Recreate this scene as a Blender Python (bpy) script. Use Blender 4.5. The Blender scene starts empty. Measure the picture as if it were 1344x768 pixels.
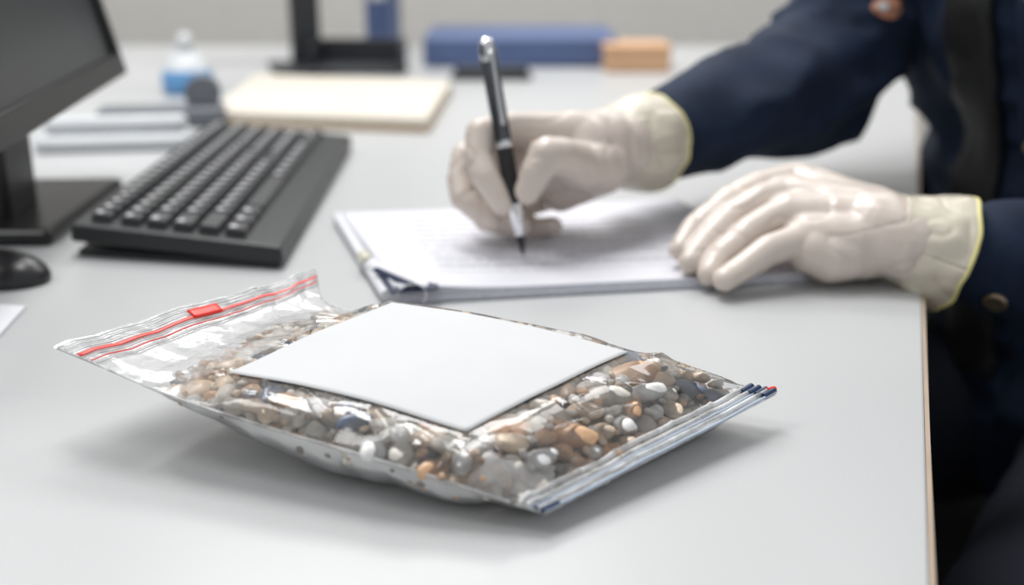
import bpy, bmesh, math, random
from mathutils import Vector, Matrix, noise, Quaternion
from mathutils.bvhtree import BVHTree
random.seed(7)
TABLE_H=0.75            # everything is modelled with table top at z=0, lifted at the end
H=0.218; TH=math.atan(483/1500.0); CT,ST=math.cos(TH),math.sin(TH)
def ray(px,py):
    u=(px-672)/1500.0; v=(py-384)/1500.0
    return Vector((u,CT-v*ST,-ST-v*CT))
def PZ(px,py,z=0.0):
    d=ray(px,py); k=(z-H)/d.z
    return Vector((0,0,H))+d*k
def PY(px,py,Y):
    d=ray(px,py); return Vector((0,0,H))+d*(Y/d.y)
scene=bpy.context.scene; COL=scene.collection
# ---------------------------------------------------------------- materials
def newmat(name):
    m=bpy.data.materials.new(name); m.use_nodes=True
    nt=m.node_tree; return m,nt,nt.nodes,nt.links,nt.nodes['Principled BSDF']
def M(name,col,rough=.5,metal=0,ns=30,na=.06,bump=0,bs=200,spec=.5,sss=0,coat=0,trans=0,sheen=0):
    m,nt,N,L,P=newmat(name)
    tc=N.new('ShaderNodeTexCoord'); nz=N.new('ShaderNodeTexNoise'); nz.inputs['Scale'].default_value=ns; nz.inputs['Detail'].default_value=4
    L.new(tc.outputs['Object'],nz.inputs['Vector'])
    r=N.new('ShaderNodeValToRGB'); r.color_ramp.elements[0].position=.3; r.color_ramp.elements[1].position=.7
    r.color_ramp.elements[0].color=(*[max(0,c*(1-na)) for c in col],1); r.color_ramp.elements[1].color=(*[min(1,c*(1+na)) for c in col],1)
    L.new(nz.outputs['Fac'],r.inputs['Fac']); L.new(r.outputs['Color'],P.inputs['Base Color'])
    P.inputs['Roughness'].default_value=rough; P.inputs['Metallic'].default_value=metal
    P.inputs['Specular IOR Level'].default_value=spec
    if coat: P.inputs['Coat Weight'].default_value=coat; P.inputs['Coat Roughness'].default_value=.15
    if trans: P.inputs['Transmission Weight'].default_value=trans
    if sheen: P.inputs['Sheen Weight'].default_value=sheen
    if sss:
        P.inputs['Subsurface Weight'].default_value=sss; P.inputs['Subsurface Scale'].default_value=.006
        P.inputs['Subsurface Radius'].default_value=(1,.5,.3)
    if bump:
        n2=N.new('ShaderNodeTexNoise'); n2.inputs['Scale'].default_value=bs; n2.inputs['Detail'].default_value=5
        L.new(tc.outputs['Object'],n2.inputs['Vector'])
        b=N.new('ShaderNodeBump'); b.inputs['Strength'].default_value=bump; b.inputs['Distance'].default_value=.002
        L.new(n2.outputs['Fac'],b.inputs['Height']); L.new(b.outputs['Normal'],P.inputs['Normal'])
    return m
def film(name,haze,rough=.12,col=(.96,.965,.97),ior=1.45,bump=.5,bs=60,tint=.995):
    m=bpy.data.materials.new(name); m.use_nodes=True; N=m.node_tree.nodes; L=m.node_tree.links; N.clear()
    out=N.new('ShaderNodeOutputMaterial')
    tr=N.new('ShaderNodeBsdfTransparent'); tr.inputs[0].default_value=(tint,tint,tint,1)
    df=N.new('ShaderNodeBsdfDiffuse'); df.inputs[0].default_value=(*col,1)
    tl=N.new('ShaderNodeBsdfTranslucent'); tl.inputs[0].default_value=(*col,1)
    mx0=N.new('ShaderNodeMixShader'); mx0.inputs[0].default_value=.35; L.new(df.outputs[0],mx0.inputs[1]); L.new(tl.outputs[0],mx0.inputs[2])
    tc=N.new('ShaderNodeTexCoord'); nz=N.new('ShaderNodeTexNoise'); nz.inputs['Scale'].default_value=bs; nz.inputs['Detail'].default_value=3; nz.inputs['Distortion'].default_value=1.0
    L.new(tc.outputs['Object'],nz.inputs['Vector'])
    n2=N.new('ShaderNodeTexNoise'); n2.inputs['Scale'].default_value=bs*.8; n2.inputs['Detail'].default_value=1.0
    L.new(tc.outputs['Object'],n2.inputs['Vector'])
    sb=N.new('ShaderNodeMath'); sb.operation='SUBTRACT'; L.new(n2.outputs['Fac'],sb.inputs[0]); sb.inputs[1].default_value=.5
    ab=N.new('ShaderNodeMath'); ab.operation='ABSOLUTE'; L.new(sb.outputs[0],ab.inputs[0])
    ml=N.new('ShaderNodeMath'); ml.operation='MULTIPLY_ADD'; L.new(ab.outputs[0],ml.inputs[0]); ml.inputs[1].default_value=2.6
    m3=N.new('ShaderNodeMath'); m3.operation='MULTIPLY'; L.new(nz.outputs['Fac'],m3.inputs[0]); m3.inputs[1].default_value=.5; L.new(m3.outputs[0],ml.inputs[2])
    bp=N.new('ShaderNodeBump'); bp.inputs['Strength'].default_value=bump; bp.inputs['Distance'].default_value=.003
    L.new(ml.outputs[0],bp.inputs['Height'])
    mr=N.new('ShaderNodeMapRange'); mr.inputs[1].default_value=.35; mr.inputs[2].default_value=.7; mr.inputs[3].default_value=haze*.4; mr.inputs[4].default_value=min(1,haze*1.6)
    L.new(nz.outputs['Fac'],mr.inputs[0])
    mx1=N.new('ShaderNodeMixShader'); L.new(mr.outputs[0],mx1.inputs[0]); L.new(tr.outputs[0],mx1.inputs[1]); L.new(mx0.outputs[0],mx1.inputs[2])
    gl=N.new('ShaderNodeBsdfGlossy'); gl.inputs['Roughness'].default_value=rough; L.new(bp.outputs[0],gl.inputs['Normal'])
    fr=N.new('ShaderNodeFresnel'); fr.inputs[0].default_value=ior; L.new(bp.outputs[0],fr.inputs['Normal'])
    mx2=N.new('ShaderNodeMixShader'); L.new(fr.outputs[0],mx2.inputs[0]); L.new(mx1.outputs[0],mx2.inputs[1]); L.new(gl.outputs[0],mx2.inputs[2])
    L.new(mx2.outputs[0],out.inputs[0]); return m
# ---------------------------------------------------------------- mesh helpers
def add(name,me,mats,smooth=True):
    ob=bpy.data.objects.new(name,me); COL.objects.link(ob)
    for m in (mats if isinstance(mats,(list,tuple)) else [mats]): me.materials.append(m)
    if smooth:
        for p in me.polygons: p.use_smooth=True
    return ob
def bmo(name,bm,mats,smooth=True):
    me=bpy.data.meshes.new(name); bm.normal_update(); bm.to_mesh(me); bm.free(); return add(name,me,mats,smooth)
def grid(name,f,nu,nv,mats,smooth=True,thick=0,uv=True):
    vs=[];fs=[]
    for i in range(nu+1):
        for j in range(nv+1): vs.append(tuple(f(i/nu,j/nv)))
    for i in range(nu):
        for j in range(nv):
            a=i*(nv+1)+j; fs.append((a,a+nv+1,a+nv+2,a+1))
    me=bpy.data.meshes.new(name); me.from_pydata(vs,[],fs)
    if uv:
        ul=me.uv_layers.new(name='UVMap')
        for l in me.loops:
            i,j=divmod(l.vertex_index,nv+1); ul.data[l.index].uv=(i/nu,j/nv)
    me.update(); ob=add(name,me,mats,smooth)
    if thick:
        s=ob.modifiers.new('s','SOLIDIFY'); s.thickness=thick; s.offset=0
    return ob
def rbox(name,size,loc,mat,rz=0,bev=.004,seg=3,rot=None):
    bm=bmesh.new(); bmesh.ops.create_cube(bm,size=1)
    for v in bm.verts: v.co=Vector((v.co.x*size[0],v.co.y*size[1],v.co.z*size[2]))
    if bev: bmesh.ops.bevel(bm,geom=bm.edges[:],offset=bev,segments=seg,profile=.5,affect='EDGES')
    R=(rot or Matrix.Rotation(rz,3,'Z')).to_4x4()
    bmesh.ops.transform(bm,matrix=Matrix.Translation(loc)@R,verts=bm.verts)
    ob=bmo(name,bm,mat,False); return ob
def prism(name,pts,z0,z1,mat,bev=0,edge_mat=None):
    bm=bmesh.new(); lo=[bm.verts.new((p[0],p[1],z0)) for p in pts]; hi=[bm.verts.new((p[0],p[1],z1)) for p in pts]
    n=len(pts); bm.faces.new(hi); bm.faces.new(lo[::-1])
    for i in range(n):
        f=bm.faces.new((lo[i],lo[(i+1)%n],hi[(i+1)%n],hi[i]))
        if edge_mat: f.material_index=1
    bmesh.ops.recalc_face_normals(bm,faces=bm.faces)
    if bev: bmesh.ops.bevel(bm,geom=bm.edges[:],offset=bev,segments=2,profile=.5,affect='EDGES')
    return bmo(name,bm,[mat,edge_mat] if edge_mat else mat,False)
def frame(d):
    d=Vector(d).normalized(); a=Vector((0,0,1)) if abs(d.z)<.9 else Vector((1,0,0))
    x=d.cross(a).normalized(); y=x.cross(d).normalized(); return x,y,d
def lathe(name,base,axis,prof,mats,seg=32):
    x,y,d=frame(axis); vs=[];fs=[];mi=[]
    for h,r,m in prof:
        for k in range(seg):
            a=2*math.pi*k/seg; vs.append(tuple(Vector(base)+d*h+(x*math.cos(a)+y*math.sin(a))*max(r,1e-5)))
    for i in range(len(prof)-1):
        for k in range(seg):
            a=i*seg+k; b=i*seg+(k+1)%seg; fs.append((a,b,b+seg,a+seg)); mi.append(prof[i][2])
    fs.append(tuple(range(seg))[::-1]); mi.append(prof[0][2]); fs.append(tuple((len(prof)-1)*seg+k for k in range(seg))); mi.append(prof[-1][2])
    me=bpy.data.meshes.new(name); me.from_pydata(vs,[],fs); me.update(); ob=add(name,me,mats)
    for p,m in zip(me.polygons,mi): p.material_index=m
    bm=bmesh.new(); bm.from_mesh(me); bmesh.ops.recalc_face_normals(bm,faces=bm.faces); bm.to_mesh(me); bm.free()
    return ob
def tube(name,pts,r,mat,cyclic=False,res=4,radii=None):
    cu=bpy.data.curves.new(name,'CURVE'); cu.dimensions='3D'; sp=cu.splines.new('POLY'); sp.points.add(len(pts)-1)
    for i,p in enumerate(pts):
        sp.points[i].co=(*p,1)
        if radii: sp.points[i].radius=radii[i]
    sp.use_cyclic_u=cyclic; cu.bevel_depth=r; cu.bevel_resolution=res; cu.use_fill_caps=True
    ob=bpy.data.objects.new(name,cu); COL.objects.link(ob)
    dg=bpy.context.evaluated_depsgraph_get(); me=bpy.data.meshes.new_from_object(ob.evaluated_get(dg)); bpy.data.objects.remove(ob)
    me.materials.clear(); return add(name,me,mat)
def blob(name,chains,ells,voxel,smooth,mat,disp=None):
    bm=bmesh.new()
    for ch in chains:
        for i,(p,r) in enumerate(ch):
            bmesh.ops.create_icosphere(bm,subdivisions=3,radius=r,matrix=Matrix.Translation(p))
            if i:
                q,r0=ch[i-1]; d=Vector(p)-Vector(q)
                if d.length<1e-5: continue
                mt=Matrix.Translation((Vector(p)+Vector(q))/2)@d.to_track_quat('Z','Y').to_matrix().to_4x4()
                bmesh.ops.create_cone(bm,cap_ends=True,cap_tris=True,segments=28,radius1=r0,radius2=r,depth=d.length,matrix=mt)
    for c,s,R in ells:
        mt=Matrix.Translation(c)@(R or Matrix.Identity(3)).to_4x4()@Matrix.Diagonal((*s,1))
        bmesh.ops.create_icosphere(bm,subdivisions=4,radius=1,matrix=mt)
    ob=bmo(name+'_tmp',bm,mat)
    rm=ob.modifiers.new('r','REMESH'); rm.mode='VOXEL'; rm.voxel_size=voxel; rm.use_smooth_shade=True
    if smooth:
        sm=ob.modifiers.new('s','SMOOTH'); sm.factor=.5; sm.iterations=smooth
    dg=bpy.context.evaluated_depsgraph_get(); me=bpy.data.meshes.new_from_object(ob.evaluated_get(dg)); bpy.data.objects.remove(ob)
    me.materials.clear()
    if disp:
        ns=[v.normal.copy() for v in me.vertices]
        for v,n in zip(me.vertices,ns): v.co=v.co+n*disp(v.co,n)
        me.update()
    return add(name,me,mat)
def bbox(obs):
    ps=[o.matrix_basis@v.co for o in obs for v in o.data.vertices]
    mn=Vector([min(p[i] for p in ps) for i in range(3)]); mx=Vector([max(p[i] for p in ps) for i in range(3)])
    return mn,mx
def group(name,obs):
    mn,mx=bbox(obs); loc=Vector(((mn.x+mx.x)/2,(mn.y+mx.y)/2,mn.z))
    e=bpy.data.objects.new(name,None); e.empty_display_size=.02; COL.objects.link(e); e.location=loc
    for o in obs: o.parent=e; o.matrix_parent_inverse=Matrix.Translation(-loc)
    return e
def single(ob):
    mn,mx=bbox([ob]); loc=Vector(((mn.x+mx.x)/2,(mn.y+mx.y)/2,mn.z))
    ob.data.transform(Matrix.Translation(-loc)); ob.location=loc; return ob
V=Vector
# ================================================================= ROOM
m_table=M('desk_laminate',(.50,.507,.512),.32,ns=900,na=.025,spec=.5)
m_band=M('edge_banding',(.42,.33,.25),.5)
m_wall=M('wall_paint',(.68,.66,.62),.8,na=.03)
m_wall2=M('wall_paint_light',(.72,.73,.73),.8,na=.03)
m_floor=M('floor_carpet',(.035,.038,.045),.9,ns=300,na=.3,bump=.5)
m_steel=M('leg_steel',(.55,.56,.57),.35,metal=.6)
def edgeX(Y): return .146+(Y-.346)*.332
tb=prism('desk_top',[(-1.0,.10),(edgeX(.10)-.0012,.10),(edgeX(2.2)-.0012,2.2),(-1.0,2.2)],-.028,0,m_table,bev=.0012)
bd=prism('desk_edge_band',[(edgeX(.10)-.0012,.10),(edgeX(.10)+.0010,.10),(edgeX(2.2)+.0010,2.2),(edgeX(2.2)-.0012,2.2)],-.0285,-.0003,m_band)
legs=[rbox('desk_leg_%d'%i,(.05,.05,.722),(x,y,-.389),m_steel,bev=.004) for i,(x,y) in enumerate([(-.93,.17),(-.02,.17),(-.93,2.12),(.66,2.12)])]
group('desk',[tb,bd]+legs)
single(rbox('floor',(6,6,.04),(0,1.5,-.77),m_floor,bev=0))
single(rbox('wall_back',(6,.08,2.7),(0,3.0,.60),m_wall,bev=0))
single(rbox('wall_left',(.08,5.9,2.7),(-1.7,0.0,.60),m_wall2,bev=0))
single(rbox('baseboard_back',(5.9,.02,.10),(0.03,2.95,-.70),m_wall2,bev=.003))
# ================================================================= BAG
near=[(0,V((-.2014,.470,.042))),(.22,PZ(212,516,.032)),(.42,PZ(345,560,.026)),(.7,PZ(520,612,.020)),(1,V((.0123,.3815,.008)))]
far=[(0,V((-.1078,.596,.040))),(.22,V((-.0902,.562,.028))),(.6,V((.025,.521,.022))),(1,V((.12,.478,.016)))]
def curve(c,s):
    for i in range(len(c)-1):
        if s<=c[i+1][0] or i==len(c)-2:
            s0,p0=c[i]; s1,p1=c[i+1]; t=(s-s0)/(s1-s0)
            m0=(p1-c[i-1][1])/(s1-c[i-1][0]) if i>0 else (p1-p0)/(s1-s0)
            m1=(c[i+2][1]-p0)/(c[i+2][0]-s0) if i<len(c)-2 else (p1-p0)/(s1-s0)
            k=s1-s0; t2=t*t;t3=t2*t
            return p0*(2*t3-3*t2+1)+m0*k*(t3-2*t2+t)+p1*(-2*t3+3*t2)+m1*k*(t3-t2)
def sstep(a,b,x):
    x=max(0,min(1,(x-a)/(b-a))); return x*x*(3-2*x)
def Hs(s):
    a=sstep(.10,.40,s); b=max(0,min(1,(.952-s)/.24)); b=b**.55 if b>0 else 0
    return .0145*a*b
def seam(s,t): return curve(near,s).lerp(curve(far,s),t)
def hsh(i,j,k):
    return noise.cell(V((i+.5,j+.5,k*3.7+.5)))*2-1
def facet(s,t,nx,ny,k):
    w=noise.noise_vector(V((s*5,t*4,k*2.1)))
    x=s*nx+w.x*.55+t*1.3; y=t*ny+w.y*.55; i=math.floor(x); j=math.floor(y); fx=x-i; fy=y-j
    a,b,c,d=hsh(i,j,k),hsh(i+1,j,k),hsh(i+1,j+1,k),hsh(i,j+1,k)
    if (i+j)%2==0:
        return a+(b-a)*fx+(c-b)*fy if fx>fy else a+(c-d)*fx+(d-a)*fy
    return a+(b-a)*fx+(d-a)*fy if fx+fy<1 else c+(d-c)*(1-fx)+(b-c)*(1-fy)
def wr(s,t,side):
    big=facet(s,t,9,5,side); sm=facet(s,t,23,13,side+4)
    return .0020*big+.0010*sm
FOLDS=[(.80,.10,.965,.02,.0030,.030),(.815,.16,.95,.22,.0022,.022),(.80,.45,.95,.36,.0022,.022),(.78,.62,.95,.62,.0020,.020),(.76,.95,.95,.80,.0024,.024),
       (.87,.30,.90,.62,.0020,.018),(.66,.12,.82,.04,.0020,.022),(.42,.16,.54,.05,.0022,.020),(.30,.30,.40,.06,.0020,.018),(.20,.12,.33,.22,.0024,.020),
       (.19,.42,.34,.46,.0026,.020),(.19,.62,.31,.70,.0026,.020),(.20,.84,.34,.90,.0026,.020),(.58,.14,.68,.03,.0020,.018)]
def folds(s,t):
    z=0; L_s,L_t=.235,.14
    for s0,t0,s1,t1,h,w in FOLDS:
        ax,ay=(s1-s0)*L_s,(t1-t0)*L_t; px,py=(s-s0)*L_s,(t-t0)*L_t
        l2=ax*ax+ay*ay; k=max(0,min(1,(px*ax+py*ay)/l2)); d=math.hypot(px-ax*k,py-ay*k); ww=w*.16*(.35+.65*math.sin(math.pi*min(1,max(0,.12+.76*k))))
        z=max(z,h*.8*max(0,1-d/ww)*(math.sin(math.pi*min(1,.08+.84*k))**.5))
    return z
LC=[PZ(300,490,.0355),PZ(612,568,.0280),PZ(825,463,.0320),PZ(515,398,.0385)]
def labp(a,b):
    p=LC[0].lerp(LC[1],a).lerp(LC[3].lerp(LC[2],a),b)
    return p+V((0,0,.0028*math.sin(math.pi*a)+.0010*math.sin(math.pi*b)+.0007*noise.noise(V((a*3,b*3,2)))))
_e1=LC[1]-LC[0]; _e2=LC[3]-LC[0]; _det=_e1.x*_e2.y-_e1.y*_e2.x
def labinv(x,y):
    dx=x-LC[0].x; dy=y-LC[0].y
    a=(dx*_e2.y-dy*_e2.x)/_det; b=(_e1.x*dy-_e1.y*dx)/_det
    for _ in range(3):
        p=LC[0].lerp(LC[1],a).lerp(LC[3].lerp(LC[2],a),b); ex=x-p.x; ey=y-p.y
        a+=(ex*_e2.y-ey*_e2.x)/_det; b+=(_e1.x*ey-_e1.y*ex)/_det
    return a,b
def topz(s,t,fold=True):
    p=seam(s,t); e=1-abs(2*t-1)**3.6; e=max(e,0)**.6
    z=p.z+Hs(s)*e+.0004
    if 0<s<1:
        z+=wr(s,t,1)*(.12+.88*min(1,Hs(s)/.010))*min(1,e*1.6)
    a,b=labinv(p.x,p.y); o=max(0,-a,(a-1)*.55,(-b)*.8,(b-1)*.9)
    k=1-sstep(.02,.20,o)
    if k>0:
        ac,bc=max(0,min(1,a)),max(0,min(1,b)); z=z*(1-k)+(labp(ac,bc).z-.00025)*k if e>.02 else z
    if fold and o>.015: z+=folds(s,t)*min(1,e*2.5)
    if s<.2: z+=(.0010*math.sin(t*6+s*9)+.0009*facet(s,t,5,14,9))*(1-s/.2)
    return V((p.x,p.y,max(z,p.z-.002)))
def botz(s,t):
    p=seam(s,t); k=sstep(.14,.50,s)*(1-sstep(.93,.998,s)); e=max(0,1-abs(2*t-1)**8)
    z=p.z*(1-k*e)+.0012*k*e-.0004
    if 0<s<1: z+=wr(s,t,2)*.6*min(1,3*(1-e)+.05)*min(1,(1-abs(2*t-1))*30)*(1 if z>.003 else 0)*(1-sstep(.88,.94,s))
    if s<.2: z+=(.0010*math.sin(t*6+s*9)+.0009*facet(s,t,5,14,9))*(1-s/.2)
    return V((p.x,p.y,max(z,.0006)))
f_top=film('bag_film_clear',.09,.08,ior=1.58,bump=.24,bs=34)
f_hazy=film('bag_film_hazy',.32,.10,ior=1.65,bump=.35,bs=50)
f_flap=film('bag_film_flap',.50,.13,ior=1.6,bump=.35,bs=50)
f_bot=film('bag_film_under',.26,.12,ior=1.5,bump=.4,bs=40)
f_seam=film('bag_seam_milky',.8,.25,ior=1.45,bump=.3,bs=90)
NT=150
b1=grid('film_upper',lambda u,v:topz(u,v),260,NT,[f_top,f_flap,f_seam,f_hazy])
for p in b1.data.polygons:
    i,j=divmod(p.vertices[0],NT+1); s=i/260.0; t=j/NT
    if s<.24+.10*t: p.material_index=3
    if s>.84 and t<.02+.16*(1-abs(s-.92)/.08): p.material_index=3  # near corner: glossy reflection painted in as whiter haze
    if s<.165: p.material_index=1
    if s>.945: p.material_index=2
b2=grid('film_lower',lambda u,v:botz(u,v),220,NT,[f_bot,f_flap,f_seam])
for p in b2.data.polygons:
    s=p.vertices[0]//(NT+1)/220.0
    if s<.15: p.material_index=1
    if s>.925: p.material_index=2
m_label=M('label_paper',(.615,.62,.63),.65,ns=60,na=.01,spec=.25)
m_red=M('zip_red',(.82,.04,.025),.4)
m_zipw=film('zip_ridge',.75,.2)
m_blue=M('zip_blue_grey',(.45,.53,.64),.35)
m_navy=M('zip_navy',(.012,.035,.10),.35)
def patch(name,c,nu,nv,off,mat,thick=.0003):
    def f(u,v):
        a=V(c[0]).lerp(V(c[1]),u); b=V(c[3]).lerp(V(c[2]),u); q=a.lerp(b,v)
        p=topz(q.x,q.y); return V((p.x,p.y,p.z+off))
    return grid(name,f,nu,nv,mat,thick=thick)
lab=grid('label',lambda a,b:labp(a,b)+V((0,0,.0004)),40,30,m_label,thick=.0002)
parts=[b1,b2,lab]
def sline(name,s,r,mat,t0=0,t1=1,off=.0008):
    return tube(name,[topz(s,t0+(t1-t0)*i/60)+V((0,0,off)) for i in range(61)],r,mat)
parts.append(patch('zip_red_strip',[(.050,.0,0),(.0585,0,0),(.0585,1,0),(.050,1,0)],3,60,.0009,m_red))
parts.append(sline('zip_red_line_thin',.080,.00030,m_red,off=.0009))
parts.append(patch('zip_slider',[(.030,.43,0),(.062,.43,0),(.062,.545,0),(.030,.545,0)],3,10,.0014,m_red,.0010))
for i,s in enumerate((.012,.026,.040,.069,.092)): parts.append(sline('zip_ridge_%d'%i,s,.00045,m_zipw))
for i,(s,m,r) in enumerate([(.950,m_zipw,.0012),(.965,m_zipw,.0012),(.974,m_blue,.0005),(.985,m_zipw,.0013),(.998,m_blue,.0006)]):
    parts.append(sline('end_zip_%d'%i,s,r,m))
for i,s in enumerate((.955,.968,.981,.994)):
    parts.append(sline('end_stop_far_%d'%i,s,.0015,m_navy,.945,1.0))
    if i>1: parts.append(sline('end_stop_near_%d'%i,s,.0012,m_navy,0,.06))
parts.append(tube('end_pull_red',[topz(.985,.985)+V((0,0,.001)),topz(.985,1)+V((.003,.002,.0))],.0015,m_red))
for k,tt in enumerate((0,1)):
    parts.append(tube('side_weld_%d'%k,[topz(.01+.98*i/80,tt) for i in range(81)],.0005,m_zipw))
# pebbles
pal=[((.72,.68,.61),.24),((.55,.50,.44),.11),((.74,.46,.27),.13),((.82,.66,.50),.20),((.42,.28,.18),.11),((.88,.86,.82),.14),((.15,.18,.25),.04),((.24,.22,.20),.03)]
pm=[M('pebble_%d'%i,c,.4,ns=150,na=.22,spec=.5,coat=.2) for i,(c,w) in enumerate(pal)]
tmpl={}
for lvl in (2,3):
    for k in range(5):
        bm=bmesh.new(); bmesh.ops.create_icosphere(bm,subdivisions=lvl,radius=1)
        for v in bm.verts: v.co*=1+.22*noise.noise(v.co*1.1+V((k*5.3,0,lvl)))
        bm.verts.index_update(); tmpl[lvl,k]=([v.co.copy() for v in bm.verts],[tuple(x.index for x in f.verts) for f in bm.faces]); bm.free()
vs=[];fs=[];mi=[]
def pebble(c,r,flat,lvl,m,elong=1,rz=None):
    T,F=tmpl[lvl,random.randrange(5)]; R=Matrix.Rotation(random.uniform(0,6.28) if rz is None else rz,3,'Z')@Matrix.Rotation(random.gauss(0,.2),3,'X')@Matrix.Rotation(random.gauss(0,.2),3,'Y')
    S=V((r*random.uniform(1,1.3)*elong,r*random.uniform(.78,1)/math.sqrt(elong),r*flat)); o=len(vs)
    for v in T:
        q=R@V((v.x*S.x,v.y*S.y,v.z*S.z))+c; q.z=max(q.z,.0012); vs.append(tuple(q))
    for f in F: fs.append(tuple(o+i for i in f)); mi.append(m)
def pick():
    x=random.random()*sum(w for _,w in pal)
    for i,(_,w) in enumerate(pal):
        x-=w
        if x<0: return i
    return 0
placed=[]
def hidden(s,t):
    p=seam(s,t); a,b=labinv(p.x,p.y); return .10<a<.90 and .10<b<.97
for s,t,r,m,el in [(.865,.36,.0080,2,1.25),(.80,.80,.0095,2,1.3),(.86,.70,.0070,5,1.3),(.83,.60,.0074,0,1.2),(.90,.52,.0058,5,1.2),(.885,.20,.0060,5,1.2),(.83,.20,.0062,3,1.1),
    (.74,.12,.0060,0,1.3),(.66,.11,.0057,5,1.1),(.56,.11,.0060,6,1.5),(.47,.12,.0058,5,1.2),(.38,.14,.0062,6,1.6),(.33,.22,.0062,2,1.1),(.28,.16,.0056,3,1.2),(.24,.3,.0056,3,1.3),(.42,.11,.0050,2,1),(.76,.90,.0062,6,1.6),(.88,.86,.0058,6,1.5),(.91,.72,.0050,3,1.1),(.75,.30,.0062,0,1.5),(.80,.42,.0068,1,1.3),
    (.52,.10,.0053,3,1.2),(.61,.12,.0053,0,1.2),(.70,.13,.0055,3,1.2),(.79,.15,.0058,5,1.3),(.84,.48,.0064,3,1.2),(.88,.60,.0056,2,1.1),(.82,.93,.0052,0,1.2),(.31,.09,.0045,0,1.2),(.27,.45,.0055,0,1.2),(.78,.68,.0060,5,1.2),(.77,.55,.0056,4,1.1)]:
    zt=topz(s,t,False).z-.0008; zb=botz(s,t).z+.0005; fl=min(.62,(zt-zb)/(2*r)); p=seam(s,t); q=V((p.x,p.y,zt-r*fl))
    pebble(q,r,fl,3,m,el); placed.append((q,r*(.9+.1*el)))
def tryplace(r,lvl,mode,n,smin=.19,smax=.935,pool=None,elong=1):
    c=0;tries=0; tm=(r*1.0)/.135
    while c<n and tries<n*18:
        tries+=1
        s=random.uniform(smin,smax); t=random.uniform(tm,1-tm)
        if hidden(s,t): continue
        if s<.30 and random.random()<t*.7: continue
        zt=topz(s,t,False).z-.0008; zb0=botz(s,t).z; zb=zb0+max(0,botz(s,max(0,t-tm*.7)).z-zb0)*.45+.0004; th=zt-zb
        flat=random.uniform(.65,.9)
        if th<2*r*flat*.8: continue
        ztt=zb+th*(.985 if mode=='top' else .72)
        if mode=='top': z=max(zb+r*flat,ztt-r*flat*random.uniform(1.0,1.25))
        else: z=random.uniform(zb+r*flat,max(zb+r*flat,ztt-r*flat*1.1))
        p=seam(s,t); q=V((p.x,p.y,z)); rr=r*random.uniform(.85,1.15)
        if mode=='top' and any((q-a).length<(rr+b)*.87 for a,b in placed): continue
        if mode=='top': placed.append((q,rr))
        pebble(q,rr,flat,lvl,random.choice(pool) if pool else pick(),elong); c+=1
tryplace(.0056,3,'top',60); tryplace(.0046,3,'top',120); tryplace(.0036,3,'top',170); tryplace(.0027,2,'top',280); tryplace(.0019,2,'top',330)
gap_shade=[1,1,4,7,0,4,2]  # darker stones in the lower fill paint shaded gaps between the top pebbles
tryplace(.0042,2,'mid',300,pool=gap_shade); tryplace(.0030,2,'mid',600,pool=gap_shade); tryplace(.0020,2,'mid',400,pool=gap_shade)
me=bpy.data.meshes.new('pebbles'); me.from_pydata(vs,[],fs); me.update(); peb=add('pebbles',me,pm)
me.polygons.foreach_set('material_index',mi)
parts.append(peb)
group('zip_bag_of_pebbles',parts)
# ================================================================= NOTEPAD
m_paper=M('paper_white',(.70,.705,.74),.6,ns=50,na=.015)
m_pedge=M('paper_edge',(.66,.67,.75),.6,ns=300,na=.10)
m_text,nt,N,L,P=newmat('printed_page')
uvn=N.new('ShaderNodeUVMap'); sep=N.new('ShaderNodeSeparateXYZ'); L.new(uvn.outputs[0],sep.inputs[0])
def mth(op,a,b=None):
    n=N.new('ShaderNodeMath'); n.operation=op
    for i,x in enumerate((a,b)):
        if x is None: continue
        if isinstance(x,(int,float)): n.inputs[i].default_value=x
        else: L.new(x,n.inputs[i])
    return n.outputs[0]
NR=14.0
row=mth('MULTIPLY',sep.outputs[1],NR); fr_=mth('FRACT',row); ln=mth('LESS_THAN',fr_,.36)
mp=N.new('ShaderNodeMapping'); mp.inputs['Scale'].default_value=(90,NR,1); L.new(uvn.outputs[0],mp.inputs[0])
nz=N.new('ShaderNodeTexNoise'); nz.inputs['Scale'].default_value=1; L.new(mp.outputs[0],nz.inputs[0]); wd=mth('GREATER_THAN',nz.outputs['Fac'],.42)
rowid=mth('FLOOR',row); rn=N.new('ShaderNodeTexWhiteNoise'); rn.noise_dimensions='1D'; L.new(rowid,rn.inputs['W'])
lim=mth('ADD',mth('MULTIPLY',rn.outputs[0],.45),.50); inx=mth('LESS_THAN',sep.outputs[0],lim); inl=mth('GREATER_THAN',sep.outputs[0],.14)
iny=mth('GREATER_THAN',sep.outputs[1],.16); iny2=mth('LESS_THAN',sep.outputs[1],.9)
msk=mth('MULTIPLY',mth('MULTIPLY',mth('MULTIPLY',ln,wd),mth('MULTIPLY',inx,inl)),mth('MULTIPLY',iny,iny2))
mix=N.new('ShaderNodeMix'); mix.data_type='RGBA'; L.new(mth('MULTIPLY',msk,.50),mix.inputs[0]); mix.inputs[6].default_value=(.67,.67,.72,1); mix.inputs[7].default_value=(.14,.14,.19,1)
L.new(mix.outputs[2],P.inputs['Base Color']); P.inputs['Roughness'].default_value=.6
FL=V((-.0725,.652,0)); dr=V((.985,.172,0)).normalized(); dl=V((-.285,.958,0)).normalized()
pads=[]
PW,PL=.268,.212; NS=6
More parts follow.
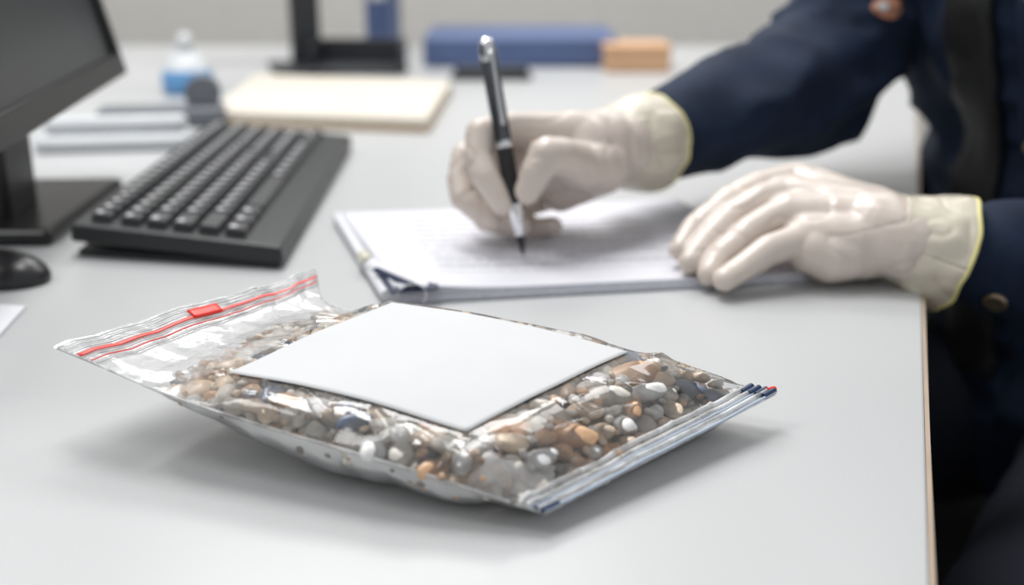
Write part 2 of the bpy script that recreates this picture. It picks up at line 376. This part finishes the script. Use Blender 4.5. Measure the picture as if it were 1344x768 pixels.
for k in range(NS):
    off=V((random.uniform(-.0015,.0015),random.uniform(-.0015,.0015),0)); top=(k==NS-1)
    def f(u,v,k=k,off=off):
        p=FL+off+dr*(PW*u)+dl*(PL*v)
        z=.0006+k*.00108
        z+=(.0018+.0009*k)*math.exp(-(u/.16)**2)*math.exp(-((v-.15)/.5)**2)*(k/NS)
        z+=.0006*k/NS*math.sin(u*5+v*3)
        return V((p.x,p.y,max(z,.0006)))
    o=grid('sheet_%d'%k,f,40,30,[m_text if top else m_paper,m_pedge],thick=.0010)
    o.modifiers['s'].material_offset_rim=1
    pads.append(o)
def curl(name,v0,v1,rad,mat,lift,x0=0.0,turn=1.25):
    def f(a,b):
        v=v0+(v1-v0)*b; ang=a*math.pi*turn
        base=FL+dr*(x0-.008+.012*(1-b))+dl*(PL*v)
        w=rad*(1-.40*b)
        return base+dr*(w*(1-math.cos(ang)))+V((0,0,.0020+w*math.sin(ang)*.9+lift))
    return grid(name,f,18,18,mat,thick=.0008)
m_navyc=M('clip_navy',(.02,.03,.075),.35)
def fp(x,y): return tuple((FL+dr*x+dl*y)[:2])
pads.append(curl('curled_page_1',-.015,.36,.0085,m_paper,.0040))
pads.append(prism('corner_clip_lower',[fp(-.001,-.004),fp(.028,-.003),fp(.030,.005),fp(.004,.034),fp(-.002,.03)],.0085,.0105,m_navyc,bev=.0008))
pads.append(prism('corner_clip_fold',[fp(.005,.006),fp(.018,.004),fp(.006,.022)],.0105,.0116,m_paper,bev=.0004))
pads.append(curl('corner_clip_roll',-.012,.18,.0042,m_navyc,.0085,.004,.95))
m_spine=M('binding_cream',(.62,.60,.48),.5)
pads.append(tube('spine_bead',[FL+dr*-.003+dl*(PL*(.30+.08*i/8))+V((0,0,.009)) for i in range(9)],.0040,m_spine))
pads.append(tube('spine_roll',[FL+dr*-.002+dl*(PL*(.02+.96*i/20))+V((0,0,.0046)) for i in range(21)],.0038,m_paper))
group('document_stack',pads)
# ================================================================= PEN
m_black=M('black_plastic',(.012,.012,.014),.28); m_chrome=M('chrome',(.75,.76,.78),.15,metal=1); m_gun=M('gunmetal',(.10,.105,.115),.16,metal=.85)
tip=PZ(687,336,.0085); ptop=PY(637,50,.762); ax=(ptop-tip); PLn=ax.length; ax.normalize()
pen=lathe('pen_body',tip,ax,[(0,.0004,0),(.002,.0009,0),(.006,.0020,0),(.013,.0032,0),(.0135,.0036,1),(.033,.0050,1),(.035,.0054,0),(.072,.0056,0),(.0725,.0059,1),(.0765,.0059,1),(.077,.0056,2),(PLn-.016,.0056,2),(PLn-.0155,.0060,1),(PLn-.010,.0060,1),(PLn-.004,.0052,1),(PLn,.0035,1)],[m_black,m_chrome,m_gun])
fr=(V((.3,-1,0))-ax*V((.3,-1,0)).dot(ax)).normalized()
clip=tube('pen_clip',[tip+ax*(PLn-.010)+fr*.006,tip+ax*(PLn-.013)+fr*.0085,tip+ax*(PLn-.03)+fr*.0085,tip+ax*(PLn-.058)+fr*.0072],.0016,m_chrome)
group('pen',[pen,clip])
# ================================================================= KEYBOARD
m_kb=M('keyboard_case',(.020,.022,.024),.42,bump=.15,bs=800); m_key=M('keycaps',(.040,.042,.046),.42,bump=.1,bs=900); m_leg=M('key_legends',(.6,.6,.62),.6)
KO=V((-.303,.757,0)); ds=V((math.cos(math.radians(-12)),math.sin(math.radians(-12)),0)); dlg=V((-.025,1,0)).normalized()
KW,KL=.155,.425
def K(a,b,z): return KO+ds*a+dlg*b+V((0,0,z))
def kprism(bm,a0,a1,b0,b1,z0,z1,ins=0,slope=0,mi=0):
    lo=[bm.verts.new(K(a,b,z0+slope*(KW-a))) for a,b in((a0,b0),(a1,b0),(a1,b1),(a0,b1))]
    hi=[bm.verts.new(K(a,b,z1+slope*(KW-a))) for a,b in((a0+ins,b0+ins),(a1-ins,b0+ins),(a1-ins,b1-ins),(a0+ins,b1-ins))]
    F=[bm.faces.new(hi),bm.faces.new(lo[::-1])]+[bm.faces.new((lo[i],lo[(i+1)%4],hi[(i+1)%4],hi[i])) for i in range(4)]
    for f in F: f.material_index=mi
bm=bmesh.new(); kprism(bm,0,KW,0,KL,.003,.0155,.001,.05)
bmesh.ops.recalc_face_normals(bm,faces=bm.faces); bmesh.ops.bevel(bm,geom=bm.edges[:],offset=.0025,segments=3,profile=.5,affect='EDGES')
kcase=bmo('keyboard_case',bm,m_kb,False)
bm=bmesh.new(); kprism(bm,.004,KW-.004,.004,KL-.004,.0004,.004); bmesh.ops.recalc_face_normals(bm,faces=bm.faces); kfoot=bmo('keyboard_base',bm,m_kb,False)
bm=bmesh.new(); pitch=.0187
bml=bmesh.new()
for r in range(6):
    a=.012+r*.0192+(.003 if r>0 else 0); c=0; b=.012
    widths=[1]*21
    if r==5: widths=[1.25,1.25,1.25,5.5,1.25,1.25,1.25,1.25,1,1,1,2,1,1]
    elif r==4: widths=[2.2]+[1]*10+[2.3,1,1,1,1,1,1,1]
    elif r==3: widths=[1.7]+[1]*11+[1.8]+[1,1,1,1,1,1]
    elif r==2: widths=[1.5]+[1]*13+[1.4,1,1,1,1,1]
    for w in widths:
        if (b-.012)/pitch+w>21.4: break
        L_=w*pitch
        kprism(bm,a,a+.0168,b,b+L_-.002,.0135,.0215,.0018,.05)
        if w<2: 
            z=.0217+.05*(KW-a-.006)
            q=[bml.verts.new(K(aa,bb,z)) for aa,bb in((a+.004,b+.004),(a+.009,b+.004),(a+.009,b+.010),(a+.004,b+.010))]; bml.faces.new(q)
        b+=L_
bmesh.ops.recalc_face_normals(bm,faces=bm.faces)
bmesh.ops.bevel(bm,geom=bm.edges[:],offset=.0006,segments=1,affect='EDGES')
kk=bmo('keycaps',bm,m_key,False); kl=bmo('key_legends',bml,m_leg,False)
group('computer_keyboard',[kcase,kfoot,kk,kl])
# ================================================================= MONITOR
m_scr=M('monitor_screen',(.030,.034,.036),.30,ns=3,na=.2); m_bez=M('monitor_bezel',(.012,.012,.013),.3)
mb=PY(163,97,1.05); nearp=V((-.285,.50,mb.z)); dm=(nearp-mb); MW=dm.length; dm.normalize()
nrm=V((-dm.y,dm.x,0)); nrm=nrm if nrm.x>0 else -nrm
tilt=math.radians(14); up=(V((0,0,1))*math.cos(tilt)-nrm*math.sin(tilt)); nn=dm.cross(up).normalized(); nn=nn if nn.x>0 else -nn
Rm=Matrix((dm,up,nn)).transposed()
def mbx(name,cx,cy,cz,sx,sy,sz,mat,bev): return rbox(name,(sx,sy,sz),mb+dm*cx+up*cy+nn*cz,mat,bev=bev,rot=Rm)
MH=.33
mo=[mbx('housing',MW/2,MH/2,-.020,MW,MH,.030,m_bez,.006),
    mbx('bezel_bottom',MW/2,.010,-.001,MW-.002,.020,.010,m_bez,.002),mbx('bezel_top',MW/2,MH-.006,-.001,MW-.002,.012,.010,m_bez,.002),
    mbx('bezel_far',.006,MH/2,-.001,.012,MH-.03,.010,m_bez,.002),mbx('bezel_near',MW-.006,MH/2,-.001,.012,MH-.03,.010,m_bez,.002),
    mbx('screen',MW/2,MH/2+.004,-.0035,MW-.022,MH-.030,.003,m_scr,.0005)]
bc=V((-.415,.870,0))
mo.append(rbox('stand_base',(.17,.18,.012),(bc.x,bc.y,.006),m_bez,bev=.005,rz=math.radians(2)))
mo.append(rbox('stand_neck',(.035,.07,.20),(bc.x+.03,bc.y-.03,.10),m_bez,bev=.006,rz=math.radians(5)))
group('computer_monitor',mo)
# ================================================================= MOUSE
m_mouse=M('mouse_shell',(.018,.018,.020),.3)
mc=PZ(-16,366,0)
bm=bmesh.new(); bmesh.ops.create_uvsphere(bm,u_segments=40,v_segments=24,radius=1)
for v in bm.verts:
    z=v.co.z; v.co=V((v.co.x*.027,v.co.y*.044,max(0,z)*.017*(1-.18*v.co.y)+min(0,z)*.002+.002))
bmesh.ops.transform(bm,matrix=Matrix.Translation(mc)@Matrix.Rotation(math.radians(75),4,'Z'),verts=bm.verts)
ms=bmo('shell',bm,m_mouse)
wh=lathe('scroll_wheel',mc+V((-.024,.007,.014)),V((.3,.95,0)),[(0,.003,0),(.001,.005,0),(.006,.005,0),(.007,.003,0)],[m_gun])
group('computer_mouse',[ms,wh])
c=[PZ(-60,400),PZ(34,406),PZ(-2,446),PZ(-100,440)]
single(prism('paper_card',[p[:2] for p in c],.0002,.0022,m_paper))
# ================================================================= BACKGROUND ITEMS
m_cream=M('cream_paper',(.64,.59,.51),.7,na=.03); m_kraft=M('kraft_edges',(.52,.40,.28),.7,ns=200,na=.2)
c=[PZ(335,97,.016),PZ(592,106,.016),PZ(560,156,.016),PZ(277,146,.016)]
s1=prism('pages',[p[:2] for p in c],.006,.016,m_cream,bev=.001); 
cc=sum((V((p.x,p.y,0)) for p in c),V())/4
s2=prism('backing_board',[(cc+(V((p.x,p.y,0))-cc)*1.01)[:2] for p in c],.0004,.006,m_kraft)
group('large_notebook',[s1,s2])
m_wplast=M('white_plastic',(.62,.64,.66),.4); m_bplast=M('blue_plastic',(.12,.31,.58),.35)
bp=PZ(248,122,0)
group('sanitizer_bottle',[lathe('bottle_body',bp,(0,0,1),[(0.0005,.030,0),(.004,.034,0),(.026,.034,0),(.032,.030,1),(.045,.024,1),(.055,.012,1)],[m_bplast,m_wplast]),
  lathe('bottle_cap',bp,(0,0,1),[(.055,.011,0),(.074,.010,0),(.080,.005,0)],[m_wplast])])
wp=PZ(132,205,0)
group('desk_telephone',[rbox('phone_base',(.15,.060,.014),(wp.x,wp.y+.05,.0075),m_wplast,rz=.15,bev=.005),rbox('handset',(.14,.026,.016),(wp.x,wp.y+.055,.0225),m_wplast,rz=.15,bev=.006)])
tp=PZ(215,165,0)
m_grey=M('grey_plastic',(.14,.15,.17),.4)
group('tape_dispenser',[rbox('dispenser_base',(.14,.05,.022),(tp.x,tp.y,.0115),m_grey,rz=.2,bev=.006),
   lathe('tape_roll',(tp.x+.045,tp.y+.010,.036),(-.2,1,0),[(-.010,.018,0),(-.010,.020,0),(.010,.020,0),(.010,.018,0)],[m_grey])])
bb=PZ(683,88,0)
m_bluef=M('blue_binder_cloth',(.080,.120,.25),.6); m_dark=M('dark_plastic',(.02,.022,.027),.45); m_or=M('tan_card',(.62,.38,.22),.65)
BH=.044
group('ring_binder',[rbox('binder_cover_upper',(.31,.24,.004),(bb.x,bb.y+.12,BH),m_bluef,bev=.0015),rbox('binder_cover_lower',(.31,.24,.004),(bb.x,bb.y+.12,.0025),m_bluef,bev=.0015),
   rbox('binder_spine',(.31,.010,BH),(bb.x,bb.y,BH/2+.0015),m_bluef,bev=.004),rbox('binder_pages',(.295,.222,BH-.008),(bb.x,bb.y+.122,BH/2+.001),m_paper,bev=.001)])
bd_=PZ(645,104,0)
group('stapler',[rbox('stapler_base',(.12,.03,.008),(bd_.x,bd_.y,.0045),m_dark,bev=.003),rbox('stapler_arm',(.11,.022,.010),(bd_.x,bd_.y,.014),m_dark,bev=.004)])
bo=PZ(838,96,0)
group('cardboard_box',[rbox('box_body',(.100,.10,.032),(bo.x,bo.y+.06,.0165),m_or,bev=.002),rbox('box_lid',(.104,.104,.008),(bo.x,bo.y+.06,.0365),m_or,bev=.002)])
mm=PZ(400,92,0)
group('desktop_display',[rbox('display_base',(.20,.14,.010),(mm.x+.05,mm.y,.0055),m_dark,bev=.004,rz=.3),rbox('display_neck',(.045,.03,.22),(mm.x,mm.y+.02,.118),m_dark,bev=.004,rz=.3),
   rbox('display_panel',(.45,.03,.28),(mm.x+.02,mm.y+.03,.33),m_dark,bev=.006,rz=.3)])
bk=PZ(505,60,0)
group('lever_arch_file',[rbox('file_cover',(.045,.20,.24),(bk.x,bk.y,.1205),m_bluef,bev=.003),rbox('file_label',(.03,.002,.10),(bk.x,bk.y-.1012,.14),m_paper,bev=.0005)])
bx=PZ(470,96,0)
group('letter_tray',[rbox('tray_floor',(.14,.10,.006),(bx.x,bx.y+.02,.0035),m_dark,bev=.002),rbox('tray_back',(.14,.006,.04),(bx.x,bx.y+.07,.0265),m_dark,bev=.002),rbox('tray_side_1',(.006,.1,.04),(bx.x-.067,bx.y+.02,.0265),m_dark,bev=.002),rbox('tray_side_2',(.006,.1,.04),(bx.x+.067,bx.y+.02,.0265),m_dark,bev=.002)])
d0=V((-.60,1.15,0)); d1=V((-.86,2.15,0)); dd=(d1-d0); ang=math.atan2(dd.y,dd.x)
mid=(d0+d1)/2
m_div=M('divider_fabric',(.50,.52,.54),.8,na=.08); m_alu=M('aluminium',(.70,.71,.72),.4,metal=.2)
group('desk_divider',[rbox('divider_panel',(dd.length,.03,.10),(mid.x,mid.y,.051),m_div,rz=ang,bev=.003),rbox('divider_rail',(dd.length+.01,.06,.018),(mid.x,mid.y,.11),m_alu,rz=ang,bev=.004)])
# ================================================================= OFFICER
m_glove=M('latex_glove',(.64,.56,.50),.36,ns=14,na=.08,bump=.08,bs=80,sss=.08,spec=.55,coat=.15)
m_cuffm=M('latex_cuff',(.67,.61,.50),.34,ns=30,na=.07,bump=.12,bs=80,sss=.06,coat=.15)
m_rim=M('glove_rim',(.78,.72,.30),.45)
m_uni=M('navy_uniform',(.0075,.017,.042),.75,ns=40,na=.25,bump=.4,bs=1000,sheen=.02,spec=.25)
m_tie=M('black_tie',(.006,.006,.007),.6,bump=.2,bs=900); m_trou=M('dark_trousers',(.008,.011,.022),.85,bump=.3,bs=900)
m_brass=M('button_brass',(.30,.23,.16),.35,metal=.8)
def ridge(p,sc,sharp=.18):
    n=abs(noise.noise(p*sc)); return max(0,1-n/sharp)
def mkgd(wrist,wdir,hdir,creases):
    def g(p,n):
        a=noise.noise(p*40)*.0008
        k=math.exp(-((p-wrist).length/.042)**2)
        q=V((p.dot(wdir)*105,p.dot(hdir)*28,p.z*30))
        a+=noise.noise(q)*.0022*k
        a-=ridge(V((p.x*1.0,p.y*1.2,p.z*1.5)),30,.09)*.0007
        for c,dv in creases:
            w=p-c; d=w.length
            if d<.016: a+=math.cos(w.dot(dv)*2*math.pi/.0042)*.0004*(1-d/.016)
        return a
    return g
def ch(*a): return [(PY(x,y,Y),r) for x,y,Y,r in a]
def thin(c,k=.94): return [(p,r*k if r<.0125 else r) for p,r in c]
def creases(chains):
    out=[]
    for c in chains:
        for i in range(2,len(c)-1):
            if c[i][1]<.0125: out.append((c[i][0],(c[i+1][0]-c[i-1][0]).normalized()))
    return out
handA=[
 ch((838,190,.832,.027),(800,195,.800,.0250),(765,196,.787,.025)),
 ch((790,188,.795,.024),(712,174,.778,.0148),(672,168,.768,.0118),(632,176,.757,.0115),(628,205,.748,.0100),(636,230,.741,.0103),(659,268,.737,.0083)),
 ch((790,198,.800,.023),(706,186,.797,.0150),(612,206,.778,.0112),(604,234,.768,.0098),(608,260,.758,.0098),(645,290,.750,.0083)),
 ch((790,205,.805,.022),(712,212,.812,.0150),(620,248,.795,.0102),(638,288,.778,.0092),(684,299,.768,.0080)),
 ch((790,215,.805,.021),(735,245,.812,.0150),(668,276,.802,.0092),(700,300,.790,.0085),(726,296,.782,.0075)),
 ch((790,215,.785,.022),(762,218,.760,.0160),(735,205,.742,.0128),(718,204,.735,.0126),(704,226,.731,.0112),(692,252,.731,.0092)),
 ch((770,200,.785,.022),(725,215,.785,.020),(700,215,.785,.018)),
 ch((775,225,.795,.020),(735,250,.797,.016)),
]
handA=[thin(c,.94) for c in handA]
wAx=(PY(848,188,.846)-PY(790,196,.795)).normalized()
gA=blob('glove_right',handA,[],.0013,2,m_glove,mkgd(PY(785,196,.792),wAx,V((-wAx.y,wAx.x,0)),creases(handA[1:6])))
handB=[
 ch((1235,325,.692,.0265),(1190,317,.692,.0258),(1150,303,.702,.0268)),
 ch((1160,298,.708,.024),(1045,240,.765,.0145),(1000,245,.757,.0118),(958,264,.748,.0112),(914,299,.727,.0095),(892,328,.712,.0082)),
 ch((1160,300,.705,.025),(1033,257,.740,.0150),(1000,263,.734,.0118),(962,285,.727,.0112),(926,319,.708,.0096),(906,344,.693,.0083)),
 ch((1160,305,.702,.025),(1037,281,.716,.0145),(1012,288,.710,.0112),(984,304,.704,.0110),(948,336,.691,.0095),(932,360,.680,.0083)),
 ch((1160,315,.695,.023),(1060,311,.695,.0143),(1038,318,.687,.0108),(1010,329,.681,.0104),(974,353,.672,.0092),(952,367,.665,.0082)),
 ch((1150,315,.715,.022),(1085,300,.760,.016),(1030,296,.782,.0115),(985,290,.785,.0100)),
 ch((1150,320,.700,.022),(1090,335,.690,.018),(1065,328,.690,.016)),
]
handB=[thin(c,.94) for c in handB]
gB=blob('glove_left',handB,[],.0013,2,m_glove,mkgd(PY(1172,310,.695),V((1,0,0)),V((0,1,0)),creases(handB[1:6])))
def cuff(name,a,b,ra,rb,n=40,seg=110,seed=0,amp=.055):
    x,y,d=frame(b-a)
    L_=(b-a).length
    def f(u,v):
        ang=2*math.pi*v; r=ra+(rb-ra)*sstep(0,1,u); ca,sa=math.cos(ang),math.sin(ang)
        w=noise.noise(V((ca*1.6+seed,sa*1.6,u*1.6)))*amp*1.2+noise.noise(V((ca*3.4+seed,sa*3.4,u*3.0)))*amp*1.0
        w-=ridge(V((ca*1.7+seed,sa*1.7,u*2.2)),1.0,.16)*amp*.6
        r*=1+w*sstep(0,.35,u)*(1-.5*sstep(.85,1,u)); 
        return a+d*(L_*u+ .003*noise.noise(V((ca*2,sa*2,seed)))*u)+(x*ca+y*sa)*r
    ob=grid(name,f,n,seg,m_cuffm,thick=.0009)
    rim=tube(name+'_rim',[f(1,k/seg) for k in range(seg)],.0014,m_rim,cyclic=True)
    return ob,rim
wA=PY(790,196,.795); eA=PY(847,188,.846); wB=PY(1168,309,.697); eB=PY(1250,334,.693)
cA,rA=cuff('cuff_right',wA,eA,.0245,.0365,seed=3); cB,rB=cuff('cuff_left',wB,eB,.0262,.0365,seed=9)
Fd=V((-.86,-.51,0)); Rd=V((-.51,.86,0)); C=V((.475,.97,0))
Rt=Matrix((Fd,Rd,V((0,0,1)))).transposed()
shR=C+Rd*.185+V((0,0,.33)); shL=C-Rd*.185+V((0,0,.33))
elA=PY(1088,98,1.0); elB=V((.49,.70,.012))
dA=(elA-eA).normalized(); 
def ud(p,n):
    a=noise.noise(V((p.x*11,p.y*11,p.z*16)))*.010
    r=abs(noise.noise(V((p.x*17+4,p.y*15,p.z*24))))*.016
    k=min(1,max(0,(p-eA).length-.02)/.09)*min(1,max(0,(p-eB).length-.02)/.07)
    return (a-r+.004)*k
uni=blob('uniform_jacket',[
   [(eA-dA*.004,.028),(eA+dA*.03,.036),(eA.lerp(elA,.5),.046),(elA,.058),(elA.lerp(shR,.5),.062),(shR,.068)],
   [(eB+V((.002,0,0)),.028),(eB+V((.032,.002,-.004)),.0365),(V((.40,.70,.012)),.045),(elB,.055),(elB.lerp(shL,.5),.062),(shL,.068)],
   [(shL,.066),(C+V((0,0,.36)),.07),(shR,.066)],
   [(C+V((0,0,.33)),.07),(C+V((0,0,.43)),.06)]],
   [(C+V((0,0,.20)),(.115,.185,.22),Rt),(C-Fd*.02+V((.01,.0,.0)),(.112,.155,.22),Rt),(C-Fd*.05+V((0,0,-.20)),(.12,.165,.12),Rt)],.005,4,m_uni,ud)
bvh=BVHTree.FromPolygons([v.co.copy() for v in uni.data.vertices],[tuple(p.vertices) for p in uni.data.polygons])
def onbody(name,side,zlo,zhi,w,mat,off=.003,nu=4,nv=30,thick=.003,taper=0):
    def f(u,v):
        z=zlo+(zhi-zlo)*v; ww=w*(1-taper*v)
        o=C+Rd*(side+(u-.5)*ww)+Fd*.6+V((0,0,z)); h=bvh.ray_cast(o,-Fd)
        return (h[0] if h[0] else o-Fd*.5)+Fd*off
    return grid(name,f,nu,nv,mat,thick=thick)
tie=onbody('tie',.02,-.16,.33,.055,m_tie,off=.006,taper=.3,thick=.006)
pk=onbody('jacket_placket',-.035,-.2,.33,.03,m_uni,off=.003)
m_patch=M('embroidered_patch',(.38,.17,.10),.7,ns=200,na=.7)
m_patch2=M('patch_thread_pale',(.40,.40,.42),.7,ns=260,na=.3)
hb=bvh.ray_cast(PY(1163,12,.5),(PY(1163,12,1.2)-PY(1163,12,.5)).normalized())
if hb[0] is None: hb=bvh.find_nearest(PY(1163,12,1.05))
bx_,by_,bz_=frame(hb[1])
def badge(name,rx,ry,off,mat,cx=0,cy=0):
    def f(u,v):
        r=u; a=2*math.pi*v; q=hb[0]+bx_*(cx+rx*r*math.cos(a))+by_*(cy+ry*r*math.sin(a)*(1-.15*math.cos(a)))
        n=bvh.find_nearest(q); return n[0]+bz_*off
    return grid(name,f,8,28,mat,thick=.001)
em=[badge('shoulder_badge',.014,.010,.0022,m_patch),badge('shoulder_badge_crest',.005,.004,.0032,m_patch2,.004,.001)]
def button(i,p):
    h=bvh.find_nearest(p); return lathe('button_%d'%i,h[0]-h[1]*.001,h[1],[(0,.0075,0),(.002,.0075,0),(.0035,.006,0),(.0028,.003,0),(.0028,.0005,0)],[m_brass],24)
bt=[button(0,PY(1300,424,.655)),button(1,C+Fd*.14-Rd*.035+V((0,0,.05))),button(2,C+Fd*.14-Rd*.035+V((0,0,.17)))]
kL=V((.33,.60,-.20)); kR=V((.13,.87,-.20))
tro=blob('trousers',[[(C-Rd*.09+V((.05,.03,-.24)),.10),(kL,.068),(V((.35,.62,-.45)),.055),(V((.36,.63,-.68)),.045)],
   [(C+Rd*.09+V((.06,.03,-.24)),.10),(kR,.068),(V((.15,.88,-.45)),.055),(V((.16,.89,-.68)),.045)]],[(C+V((.06,.04,-.22)),(.12,.17,.11),Rt)],.007,4,m_trou,lambda p,n:noise.noise(p*16)*.006)
sh=[blob('shoe_%d'%i,[[(p+V((0,0,-.705)),.042),(p+Fd*.08+V((0,0,-.712)),.036),(p+Fd*.17+V((0,0,-.72)),.028)]],[],.005,3,m_black) for i,p in enumerate((V((.36,.63,0)),V((.16,.89,0))))]
m_skin=M('skin',(.60,.38,.28),.5,sss=.15); m_hair=M('hair',(.03,.02,.015),.6,bump=.6,bs=400); m_eye=M('eye_white',(.8,.8,.8),.2); m_iris=M('iris',(.08,.04,.02),.2); m_lip=M('lips',(.45,.18,.15),.5)
hc=C+Fd*.05+V((0,0,.585)); 
head=blob('head',[[(C+V((0,0,.38)),.054),(C+Fd*.03+V((0,0,.50)),.052)],[(hc+Fd*.088+V((0,0,.02)),.009),(hc+Fd*.108+V((0,0,-.018)),.013)],
   [(hc+Fd*.05+V((0,0,-.085)),.036),(hc+V((0,0,-.06)),.055)]],
   [(hc,(.095,.077,.115),Rt),(hc+Rd*.078,(.018,.008,.03),Rt),(hc-Rd*.078,(.018,.008,.03),Rt)],.0035,3,m_skin)
hair=blob('hair',[],[(hc-Fd*.018+V((0,0,.030)),(.100,.084,.108),Rt)],.004,2,m_hair,lambda p,n:noise.noise(p*60)*.003)
face=[]
for sg in(-1,1):
    e=hc+Fd*.076+Rd*(.031*sg)+V((0,0,.008)); face.append(blob('eye_%d'%(sg+2),[[(e,.0125)]],[],.0015,1,m_eye)); face.append(blob('iris_%d'%(sg+2),[[(e+Fd*.0085,.0058)]],[],.001,1,m_iris))
    face.append(tube('brow_%d'%(sg+2),[hc+Fd*(.090-.012*abs(k-1))+Rd*(sg*(.015+.015*k))+V((0,0,.032)) for k in range(3)],.0035,m_hair))
face.append(tube('mouth',[hc+Fd*(.092-.006*abs(k-2))+Rd*(.011*(k-2))+V((0,0,-.052)) for k in range(5)],.0045,m_lip))
group('uniformed_officer',[gA,gB,cA,rA,cB,rB,uni,tie,pk,tro,head,hair]+em+bt+sh+face)
# office chair
m_ch=M('chair_fabric',(.012,.013,.015),.85,bump=.3,bs=700)
cb=C-Fd*.20; rzc=math.atan2(Fd.y,Fd.x)
chs=[rbox('seat',(.48,.50,.07),(C.x+.05,C.y+.03,-.385),m_ch,rz=rzc,bev=.03),rbox('backrest',(.06,.44,.50),(cb.x+.07,cb.y+.045,.02),m_ch,rz=rzc,bev=.028),
   rbox('back_bar',(.03,.06,.40),(cb.x+.10,cb.y+.06,-.22),m_dark,rz=rzc,bev=.008),lathe('gas_lift',(C.x+.05,C.y+.03,-.70),(0,0,1),[(0,.03,0),(.1,.03,0),(.1,.02,0),(.29,.02,0)],[m_dark])]
for k in range(5):
    a=k*2*math.pi/5+.4; dv=V((math.cos(a),math.sin(a),0)); b0=V((C.x+.05,C.y+.03,-.67))
    chs.append(tube('base_arm_%d'%k,[b0,b0+dv*.28+V((0,0,-.01))],.018,m_dark)); chs.append(lathe('castor_%d'%k,b0+dv*.28+V((0,-.015,-.053)),(0,1,0),[(0,.02,0),(.002,.025,0),(.028,.025,0),(.03,.02,0)],[m_dark]))
group('office_chair',chs)
# ================================================================= LIGHTS
w=bpy.data.worlds.new('World'); scene.world=w; w.use_nodes=True
w.node_tree.nodes['Background'].inputs[0].default_value=(.95,.975,1,1); w.node_tree.nodes['Background'].inputs[1].default_value=.56
def area(name,loc,sx,sy,pw,target=None,col=(1,.985,.965)):
    l=bpy.data.lights.new(name,'AREA'); l.shape='RECTANGLE'; l.size=sx; l.size_y=sy; l.energy=pw; l.color=col
    o=bpy.data.objects.new(name,l); COL.objects.link(o); o.location=loc
    if target is not None: o.rotation_euler=(V(target)-V(loc)).to_track_quat('-Z','Y').to_euler()
area('ceiling_panel',(-.35,1.35,1.75),.5,1.1,29,(-.10,.9,0),(1,.995,.985))
area('ceiling_panel.001',(-1.2,.5,1.75),.5,.9,10,(-.2,.6,0),(1,.99,.98))
area('ceiling_panel.002',(.9,2.3,1.75),.6,1.0,10,(.6,2.0,0))
area('added_film_sheen_light',(-.3,2.65,1.75),1.2,.5,17,(-.1,1.2,0),(1,.995,.985))  # unseen light, added for reflections on film wrinkles and desk sheen
# ================================================================= CAMERA
cam=bpy.data.cameras.new('camera'); co=bpy.data.objects.new('camera',cam); COL.objects.link(co); scene.camera=co
co.location=(0,0,H); co.rotation_euler=(math.pi/2-TH,0,0)
cam.sensor_width=36; cam.lens=1500/1344*36; cam.clip_start=.01
cam.dof.use_dof=True; cam.dof.focus_distance=.525; cam.dof.aperture_fstop=4.0
for o in list(COL.objects):
    if o.parent is None: o.location.z+=TABLE_H
scene.view_settings.view_transform='Standard'; scene.view_settings.look='None'
